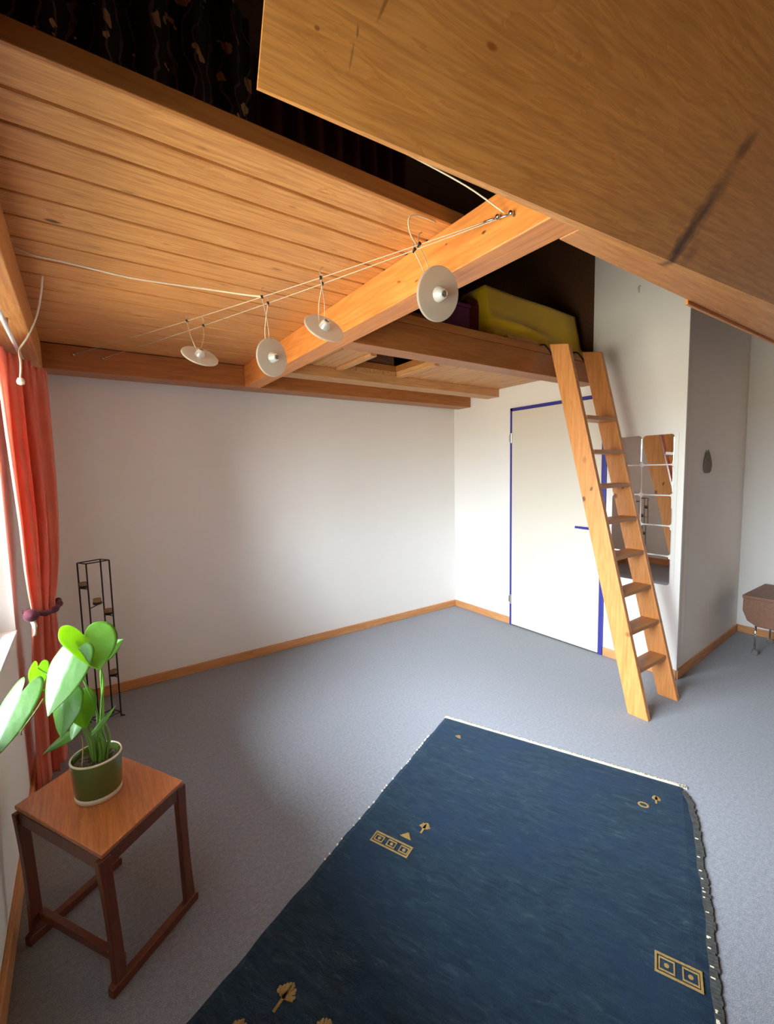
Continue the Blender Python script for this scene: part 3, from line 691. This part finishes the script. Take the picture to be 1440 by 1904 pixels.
half = [(-.02, .0), (-.20, .10), (-.28, .24), (-.20, .40), (-.02, .49), (.17, .51), (.37, .46), (.57, .36), (.76, .22), (.91, .08), (1.0, 0)]
def leaf(B, T, nhint, W, fold=.12, droop=.06, name='leaf', notch=0):
    B, T, nh = V(B), V(T), V(nhint).normalized(); ax_ = T-B; L_ = ax_.length; ax_ = ax_/L_
    sd = nh.cross(ax_).normalized(); n_ = ax_.cross(sd).normalized()
    if n_.dot(nh) < 0: n_ = -n_
    out = bezier([(h_[0], h_[1], 0) for h_ in half], 3); M_ = len(out); K = 7
    vs = []; fs = []
    for s in (1, -1):
        o0 = len(vs)
        for i, p in enumerate(out):
            a_ = max(0, (i/(M_-1))*1.0); a_ = max(0.0, p.x) if p.x > 0 else 0
            for k in range(K+1):
                t = k/K; al = a_*(1-t)+p.x*t; si = p.y*t
                q = B+ax_*(al*L_)+sd*(s*si*W)+n_*(-fold*W*si*1.2 + fold*W*.0 - droop*L_*(al**2) - .35*W*fold*si*si*2 + .012*W*math.sin(al*9)*si*3)
                vs.append(q)
        for i in range(M_-1):
            for k in range(K): a = o0+i*(K+1)+k; fs.append((a, a+1, a+K+2, a+K+1))
    mb = MB(); mb.add(vs, fs); o = mb.build(name, M['leaf'], pl, smooth=True, weld=True, solid=.0009)
    return o
def stem(pts, r0=.003, r1=.002, mt='stem', name='stem'):
    p = bezier(pts, 8); n_ = len(p); mb = MB(); mb.tube(p, [r0+(r1-r0)*i/(n_-1) for i in range(n_)], 8); mb.build(name, M[mt], pl, smooth=True)
crown = PC+V((.005, .0, .11))
LV = [ # base, tip, normal, width, fold, droop
 ((-.022, 1.71, .990), (.008, 1.60, .900), (-.28, .90, .55), .165, .22, .05),
 ((-.056, 1.64, .955), (-.128, 1.56, .822), (-.42, -.70, .45), .118, .14, .08),
 ((-.150, 1.76, .90), (-.165, 1.74, .82), (-.6, .6, .3), .075, .1, .05),
 ((-.184, 1.64, .875), (-.262, 1.52, .745), (-.45, -.60, .50), .105, .16, .08),
 ((-.088, 1.66, .822), (-.102, 1.60, .725), (-.62, -.60, .30), .110, .25, .05),
 ((-.050, 1.70, .790), (-.038, 1.66, .700), (-.25, .95, .20), .090, .12, .04),
 ((-.060, 1.70, .712), (-.078, 1.66, .680), (-.5, -.5, .6), .045, .15, .04),
 ((-.078, 1.70, .680), (-.150, 1.66, .668), (-.25, -.5, .80), .038, .10, .12),
 ((.018, 1.76, .90), (.085, 1.74, .945), (-.15, -.9, .45), .060, .25, .1),
 ((-.012, 1.66, .695), (.048, 1.64, .762), (-.6, -.35, .5), .022, .3, .0),
 ((-.020, 1.70, .935), (-.055, 1.67, .885), (-.5, -.6, .4), .045, .2, .1)]
for B, T, n_, W, fo, dr in LV: leaf(B, T, n_, W, fo, dr)
stem([crown, (.010, 1.71, .75), (.018, 1.72, .85), (-.020, 1.71, .990)], .0045, .0028)
stem([crown+V((-.01, 0, 0)), (-.005, 1.70, .72), (-.035, 1.69, .86), (-.056, 1.64, .955)], .004, .0025)
stem([crown+V((.008, .01, 0)), (.012, 1.73, .72), (.014, 1.72, .84), (.020, 1.72, .905)], .005, .0022)
stem([crown+V((-.012, -.01, 0)), (-.03, 1.68, .66), (-.06, 1.69, .76), (-.088, 1.66, .822)], .004, .002)
stem([crown+V((-.006, -.012, 0)), (-.025, 1.69, .68), (-.04, 1.72, .74), (-.050, 1.70, .79)], .004, .002)
stem([(-.06, 1.69, .78), (-.10, 1.72, .85), (-.150, 1.76, .90)], .003, .002)
stem([(-.10, 1.68, .83), (-.14, 1.67, .86), (-.184, 1.64, .875)], .003, .002)
stem([crown+V((.012, -.006, 0)), (.006, 1.68, .63), (-.012, 1.66, .695)], .006, .002)
stem([crown+V((-.015, .004, 0)), (-.04, 1.70, .66), (-.060, 1.70, .712)], .0035, .0018)
stem([PC+V((-.04, -.02, .115)), (-.05, 1.69, .665), (-.078, 1.70, .680)], .0018, .0012, 'twig')
stem([(-.135, 1.66, .835), (-.16, 1.65, .80), (-.19, 1.64, .765), (-.192, 1.64, .75)], .003, .002, 'twig', 'aerial_root')
for k, (dx, dy, hh) in enumerate([(-.004, .0, .085), (.012, .004, .10), (.004, -.008, .07), (.02, .0, .12)]):
    stem([crown+V((dx, dy, -.004)), crown+V((dx*1.6+.002, dy*1.4, hh*.5)), crown+V((dx*1.4, dy*2, hh))], .0075, .003)

# ------------------------------------------------------------------ candle stand
cs = thing('candle_stand', 'tall black wire candle stand in the corner by the curtain', 'candle stand', (.03, 3.165, 0))
cn = [V((-.045, 3.175, 0)), V((-.002, 3.105, 0)), V((.115, 3.155, 0)), V((.072, 3.225, 0))]
H = 1.0
mb = MB()
for p in cn:
    mb.tube(bezier([p+(p-V((.035, 3.165, 0)))*.25+up*.004, p+(p-V((.035, 3.165, 0)))*.03+up*.012, p+up*.05, p+up*.5, p+up*H], 6), .0044, 8)
for z in (H, .03):
    for i in range(4): mb.tube([cn[i]+up*z, cn[(i+1) % 4]+up*z], .0035, 8)
mb.build('frame', M['iron'], cs, smooth=True)
hold = [(0, 1, .5, .852), (1, 3, .55, .735), (2, 3, .55, .655), (0, 1, .5, .50), (1, 3, .62, .385), (2, 3, .5, .262), (0, 2, .45, .60)]
hold = hold[:6]
G = 'tealight cups in the wire candle stand'
tl = ['top left', 'second from the top', 'third from the top', 'middle left, half behind the leaves', 'fourth along the right side, beside the stems', 'lowest right']
for (i, j, f_, z), nm in zip(hold, tl):
    p = cn[i]+(cn[j]-cn[i])*f_+up*z
    mb = MB(); mb.tube([cn[i]+up*(z-.004), cn[j]+up*(z-.004)], .003, 6); mb.lathe([(.0, 0), (.022, 0), (.0235, .002), (.0235, .016), (.022, .016), (.021, .004)], p, n=20)
    mb.build('holder', M['iron'], cs, smooth=False)
    g = thing('tealight', 'small amber glass tealight in the wire stand, '+nm, 'tealight', tuple(p+up*.005), G)
    mb = MB(); mb.lathe([(0, 0), (.0195, 0), (.0205, .002), (.0215, .030), (.0200, .030), (.019, .006), (0, .006)], p+up*.005, n=20); mb.build('cup', M['brass'], g, smooth=True)
    mb = MB(); mb.lathe([(0, 0), (.0175, 0), (.0175, .012), (0, .013)], p+up*.0115, n=16); mb.build('candle', M['potrim'], g, smooth=False)

# ------------------------------------------------------------------ rug
A_, e1, e2 = V((1.728, 1.917, 0)), V((.403, -.915, 0)), V((-.915, -.403, 0))
rw, rl = 1.22, 1.95
rug = thing('rug', 'deep blue wool rug with small ochre motifs lying on the grey carpet', 'rug', tuple(A_))
RM = Matrix(((e1.x, e2.x, 0, A_.x), (e1.y, e2.y, 0, A_.y), (0, 0, -1 if False else 1, 0), (0, 0, 0, 1)))
def rug_part(mb, name, mats, **kw):
    # local (along short edge, along length, height) -> world; mirrored basis handled in the vertices
    o = mb.build(name, mats, None, **kw)
    o.data.transform(Matrix.Scale(-1, 4, (0, 1, 0)))
    o.data.flip_normals()
    o.matrix_world = Matrix.Translation(A_) @ Matrix(((e1.x, -e2.x, 0), (e1.y, -e2.y, 0), (0, 0, 1))).to_4x4()
    o.parent = rug; o.matrix_parent_inverse = Matrix.Translation(A_).inverted()
    return o
mb = MB(); vs = []; fs = []; na_, nb_ = 60, 90; zt = .010
def edge(u): return .002*math.sin(u*17)+.0015*math.sin(u*41+1)
for j in range(nb_+1):
    for i in range(na_+1):
        u = i/na_*rw; v = j/nb_*rl
        if i == 0: u += edge(v)
        if i == na_: u += edge(v+5)+.02*math.sin(v*2.2)-.035*max(0, 1-v/.10)
        vs.append((u, v, zt-.006*(i in (0, na_) or j in (0, nb_))))
for j in range(nb_):
    for i in range(na_): a = j*(na_+1)+i; fs.append((a, a+1, a+na_+2, a+na_+1))
nb0 = len(vs); per = [i for i in range(na_+1)]+[j*(na_+1)+na_ for j in range(1, nb_+1)]+[nb_*(na_+1)+i for i in range(na_-1, -1, -1)]+[j*(na_+1) for j in range(nb_-1, 0, -1)]
for k in per: vs.append((vs[k][0], vs[k][1], .0005))
for k in range(len(per)): k2 = (k+1) % len(per); fs.append((per[k], nb0+k, nb0+k2, per[k2]))
mb.add(vs, fs)
zz = zt+.0005; zt2 = zt+.0022
def R(x0, y0, x1, y1): mb.box((x0, y0, zz-.001), (x1, y1, zt2), 1)
def ring(x0, y0, x1, y1, t=.006): R(x0, y0, x1, y0+t); R(x0, y1-t, x1, y1); R(x0, y0+t, x0+t, y1-t); R(x1-t, y0+t, x1, y1-t)
def blob(x, y, r): mb.lathe([(0, zt2-.0005), (r, zt2-.001), (r, zz-.001)], (x, y, 0), n=8, mi=1)
def tree(x, y, s, d=1):
    mb.prism([(x-.004, y, zz-.001), (x+.004, y, zz-.001), (x+.004, y-s*.9*d, zz-.001), (x-.004, y-s*.9*d, zz-.001)], [(x-.004, y, zt2), (x+.004, y, zt2), (x+.004, y-s*.9*d, zt2), (x-.004, y-s*.9*d, zt2)], 1)
    for q in range(11):
        a = -1.25+2.5*q/10; ln = s*(.48-.10*abs(a)); cx, cy = x, y-d*s*.42
        ex, ey = cx+math.sin(a)*ln*.85, cy-d*math.cos(a)*ln
        px_, py_ = math.cos(a)*.0016, d*math.sin(a)*.0016
        mb.prism([(cx-px_, cy-py_, zz-.001), (cx+px_, cy+py_, zz-.001), (ex+px_, ey+py_, zz-.001), (ex-px_, ey-py_, zz-.001)], [(cx-px_, cy-py_, zt2), (cx+px_, cy+py_, zt2), (ex+px_, ey+py_, zt2), (ex-px_, ey-py_, zt2)], 1)
        for f_ in (.6, .85, 1.05): blob(cx+(ex-cx)*f_+random.uniform(-.003, .003), cy+(ey-cy)*f_, .0032*s/.06)
def squares(x0, y0, x1, y1, n):
    ring(x0, y0, x1, y1); w_ = (x1-x0)/n
    for k in range(n):
        a = x0+w_*k; ring(a+.010, y0+.012, a+w_-.008, y1-.012, .004); blob(a+w_/2+.001, (y0+y1)/2, .007)
squares(.104, .93, .275, .985, 3); squares(1.095, .885, 1.215, .95, 2)
tree(.268, .85, .062); tree(1.098, .185, .055); tree(.19, 1.60, .085); tree(.135, 1.72, .07); tree(.335, 1.60, .07)
for k in range(5): R(.200+.005*k, .905-.006*k-.006, .248-.005*k, .905-.006*k-.002)
for q in range(7): blob(.15+random.uniform(-.018, .018), .15+random.uniform(-.01, .01), .005)
for q in range(14): a = q/14*2*PI; blob(1.05+.018*math.cos(a), .222+.014*math.sin(a), .0045)
rug_part(mb, 'pile', [M['rug'], M['gold']])
mb = MB()
for i in range(420):
    u = rw*(i+random.random())/420; ln = random.uniform(.010, .022)
    mb.box((u-.0022, -ln, .001), (u+.0022, .004, .006))
mb.box((0, -.008, .001), (rw-.03, .003, .0085)); rug_part(mb, 'fringe', M['fringe'])['kind'] = 'stuff'
mb = MB()
for i in range(int(rl/.012)):
    v = .03+i*.012
    if v > rl-.01: break
    ed = edge(v+5)+.02*math.sin(v*2.2)-.035*max(0, 1-v/.10)
    mb.box((rw+ed-.004, v, .0008), (rw+ed+.016+random.uniform(0, .006), v+.013, .0095))
rug_part(mb, 'binding', M['binding'])
mb = MB()
for i in range(70):
    v = random.uniform(.3, rl-.3) if i % 2 else random.uniform(.2, 1.2)
    ed = edge(v+5)+.02*math.sin(v*2.2)
    if i % 2: mb.box((rw+ed-.002, v, .009), (rw+ed+random.uniform(.002, .010), v+.003, .0112))
    else: mb.box((edge(v)-random.uniform(.001, .005), v, .001), (edge(v)+.003, v+.003, .009))
rug_part(mb, 'loose_tufts', M['fringe'])['kind'] = 'stuff'

# ------------------------------------------------------------------ ladder
ld = thing('loft_ladder', 'leaning pine ladder with eight treads reaching up to the loft', 'ladder', (2.85, 1.22, 0))
sl = .223
def yb(z): return 1.288+.252*z   # rear edge
def yf(z): return 1.168+.235*z   # front edge
for x0 in (2.65, 3.035):
    x1 = x0+.034; mb = MB(); zt_ = 2.30
    mb.prism([(x0, yf(0), 0), (x1, yf(0), 0), (x1, yb(0), 0), (x0, yb(0), 0)], [(x0, yf(zt_)+.02, zt_), (x1, yf(zt_)+.02, zt_), (x1, yb(zt_), zt_+.03), (x0, yb(zt_), zt_+.03)])
    mb.build('stringer', M['ladder'], ld, bevel=.004)
for k in range(8):
    z = .268+.222*k; mb = MB()
    mb.box((2.684, yf(z)+.012, z-.013), (3.035, yb(z)-.012, z+.013)); mb.build('tread', M['tread'], ld, bevel=.003)
for x0 in (2.667, 3.052):
    mb = MB(); mb.tube(bezier([(x0, yb(2.2)-.012, 2.22), (x0, 1.895, 2.315), (x0, 1.93, 2.343), (x0, 2.0, 2.343)], 5), .006, 8); mb.build('hook', M['iron'], ld, smooth=True)

# ------------------------------------------------------------------ mirror tiles
def tile_mesh():
    mb = MB(); s = .1025; r = .022; pts = []
    for cx, cy, a0 in ((s-r, s-r, 0), (-(s-r), s-r, PI/2), (-(s-r), -(s-r), PI), (s-r, -(s-r), 1.5*PI)):
        for k in range(7): t = a0+PI/2*k/6; pts.append((cx+r*math.cos(t), cy+r*math.sin(t)))
    mb.prism([(0, p[0], p[1]) for p in pts], [(-.004, p[0], p[1]) for p in pts])
    mb.prism([(-.004, p[0], p[1]) for p in pts], [(-.0045, p[0]*.985, p[1]*.985) for p in pts])
    return mb
t0 = tile_mesh().build('mirror_tile', M['mirror'])
rows = ['top', 'second', 'middle', 'fourth', 'bottom']
first = True
for ci, (yc, side) in enumerate(((1.4735, 'right column beside the wall corner'), (1.6865, 'left column behind the ladder'))):
    for r in range(5):
        o = t0 if first else t0.copy()
        if not first: C.objects.link(o)
        first = False
        zc = 1.615-.2135*r
        o.location = (XD-.002, yc, zc); o.rotation_euler = (random.uniform(-.004, .004), random.uniform(-.008, .008), random.uniform(-.008, .008))
        tag(o, 'square mirror tile with rounded corners, %s of the %s' % (rows[r], side), 'mirror', 'mirror tiles on the door wall')
mb = MB(); mb.box((XD-.004, 1.345, .66), (XD, 1.368, 1.725)); tag(mb.build('mirror_edge_strip', M['trimwhite'], bevel=.001), 'thin white strip along the right edge of the mirror tiles', 'strip')

# small things on the walls
o_c = V((3.80, 1.328, 1.52))
mb = MB(); prof = [(0, -.080), (.038, -.078), (.062, -.060), (.070, -.025), (.060, .015), (.036, .055), (.014, .082), (.004, .092)]
vs = []; n_ = 24
for r, h in prof:
    for k in range(n_): t = 2*PI*k/n_; vs.append((o_c.x+r*math.cos(t), o_c.y-.002+.012*math.sin(t)*(r/.07), o_c.z+h))
fs = [(i*n_+k, i*n_+(k+1) % n_, (i+1)*n_+(k+1) % n_, (i+1)*n_+k) for i in range(len(prof)-1) for k in range(n_)]
orn = thing('hanging_ornament', 'small grey woven drop shaped ornament hanging on the shaded wall', 'ornament', (o_c.x, o_c.y, o_c.z+.1))
mb.add(vs, fs); mb.build('body', M['sage'], orn, smooth=True)
mb = MB(); mb.tube(bezier([(o_c.x, o_c.y, o_c.z+.09), (o_c.x-.012, o_c.y, o_c.z+.115), (o_c.x-.004, o_c.y+.004, o_c.z+.14)], 5), .0025, 6); mb.build('loop', M['cord'], orn, smooth=True)
mb = MB(); mb.tube(bezier([(XD, 1.634, 2.765), (XD-.02, 1.634, 2.755), (XD-.026, 1.634, 2.735), (XD-.015, 1.634, 2.725)], 5), .003, 8)
mb.lathe([(0, 0), (.011, 0), (.011, .004), (0, .004)], (XD, 1.634, 2.765), (-1, 0, 0), 14)
tag(mb.build('wall_hook', M['trimwhite'], smooth=True), 'small white hook high on the wall right of the loft', 'hook')

# low brown seat on castors at the right edge
tr = thing('low_trolley', 'low brown wooden box on thin chrome castor legs at right edge', 'trolley', (4.46, .95, 0))
x0, x1, y0_, y1_ = 4.20, 4.72, .72, 1.19
mb = MB(); pr = [(y0_, .47), (y0_, .27), (y0_+.03, .25), (y1_-.09, .25), (y1_-.03, .285), (y1_, .36), (y1_, .47)]
mb.prism([(x0, a, b_z) for a, b_z in pr], [(x1, a, b_z) for a, b_z in pr]); mb.build('body', M['old_wood'], tr, bevel=.008)
mb = MB(); mb.box((x0-.006, y0_-.006, .46), (x1+.006, y1_+.004, .485)); mb.build('rim', M['old_wood'], tr, bevel=.004)
for lx, ly in ((4.27, 1.12), (4.27, .80), (4.64, 1.12), (4.64, .80)):
    mb = MB(); mb.tube([(lx, ly, .26), (lx, ly, .045)], .007, 8); lg = mb.build('leg', M['chrome'], tr, smooth=True)
    mb = MB(); mb.lathe([(0, -.009), (.020, -.009), (.022, -.004), (.022, .004), (.020, .009), (0, .009)], (lx, ly, .022), (1, .4, 0), 18); mb.build('castor', M['steel'], lg, smooth=False)

# ------------------------------------------------------------------ light : overcast daylight through the window
wd = bpy.data.worlds.new('daylight'); bpy.context.scene.world = wd; wd.use_nodes = True
nt = wd.node_tree; nt.nodes.clear()
bg = nt.nodes.new('ShaderNodeBackground'); ow = nt.nodes.new('ShaderNodeOutputWorld')
tc = nt.nodes.new('ShaderNodeTexCoord'); sp = nt.nodes.new('ShaderNodeSeparateXYZ'); nt.links.new(tc.outputs['Generated'], sp.inputs[0])
rp = nt.nodes.new('ShaderNodeValToRGB'); el = rp.color_ramp.elements
el.new(.6); el.new(.85)
for e_, (p_, c_) in zip(el, ((.485, (.30, .28, .23)), (.515, (.55, .60, .63)), (.66, (.98, 1.08, 1.20)), (.88, (1.60, 1.78, 2.0)))):
    e_.position = p_; e_.color = (*[min(x/2.0, 1) for x in c_], 1)
mp_ = nt.nodes.new('ShaderNodeMath'); mp_.operation = 'MULTIPLY_ADD'; mp_.inputs[1].default_value = .5; mp_.inputs[2].default_value = .5
nt.links.new(sp.outputs[2], mp_.inputs[0]); nt.links.new(mp_.outputs[0], rp.inputs[0]); nt.links.new(rp.outputs[0], bg.inputs[0])
bg.inputs[1].default_value = 29.0; nt.links.new(bg.outputs[0], ow.inputs[0])
la = bpy.data.lights.new('window_portal', 'AREA'); la.shape = 'RECTANGLE'; la.size = WY1-WY0; la.size_y = WZ1-WZ0
la.cycles.is_portal = True
lo = bpy.data.objects.new('window_portal', la); C.objects.link(lo)
lo.location = (XL-.21, (WY0+WY1)/2, (WZ0+WZ1)/2)
lo.matrix_world = Matrix.Translation(lo.location) @ Matrix(((0, 0, -1), (1, 0, 0), (0, -1, 0))).to_4x4()

# ------------------------------------------------------------------ camera
rx, ry, rz = .0908, -.6065, -.0214
cx_, sx_ = math.cos(rx), math.sin(rx); cy_, sy_ = math.cos(ry), math.sin(ry); cz_, sz_ = math.cos(rz), math.sin(rz)
Rz = Matrix(((cz_, -sz_, 0), (sz_, cz_, 0), (0, 0, 1))); Rx = Matrix(((1, 0, 0), (0, cx_, -sx_), (0, sx_, cx_))); Ry = Matrix(((cy_, 0, sy_), (0, 1, 0), (-sy_, 0, cy_)))
Rm = Rz @ Rx @ Ry
r0, r1, r2 = Rm[0], Rm[1], Rm[2]
right = V((r0[0], r0[2], -r0[1])); upv = -V((r1[0], r1[2], -r1[1])); fwd = V((r2[0], r2[2], -r2[1]))
cam = bpy.data.cameras.new('camera'); co = bpy.data.objects.new('camera', cam); C.objects.link(co)
cam.sensor_fit = 'HORIZONTAL'; cam.sensor_width = 36; cam.lens = 820.17/1440*36; cam.clip_start = .02; cam.clip_end = 100
co.matrix_world = Matrix(((right.x, upv.x, -fwd.x, 0), (right.y, upv.y, -fwd.y, 0), (right.z, upv.z, -fwd.z, 1.5), (0, 0, 0, 1)))
sc = bpy.context.scene; sc.camera = co
sc.view_settings.view_transform = 'Standard'; sc.view_settings.look = 'None'; sc.view_settings.gamma = 1; sc.view_settings.use_curve_mapping = False
sc.view_settings.exposure = 1.75
sc.cycles.max_bounces = 12; sc.cycles.diffuse_bounces = 8; sc.cycles.transparent_max_bounces = 12
sc.cycles.sample_clamp_indirect = 6
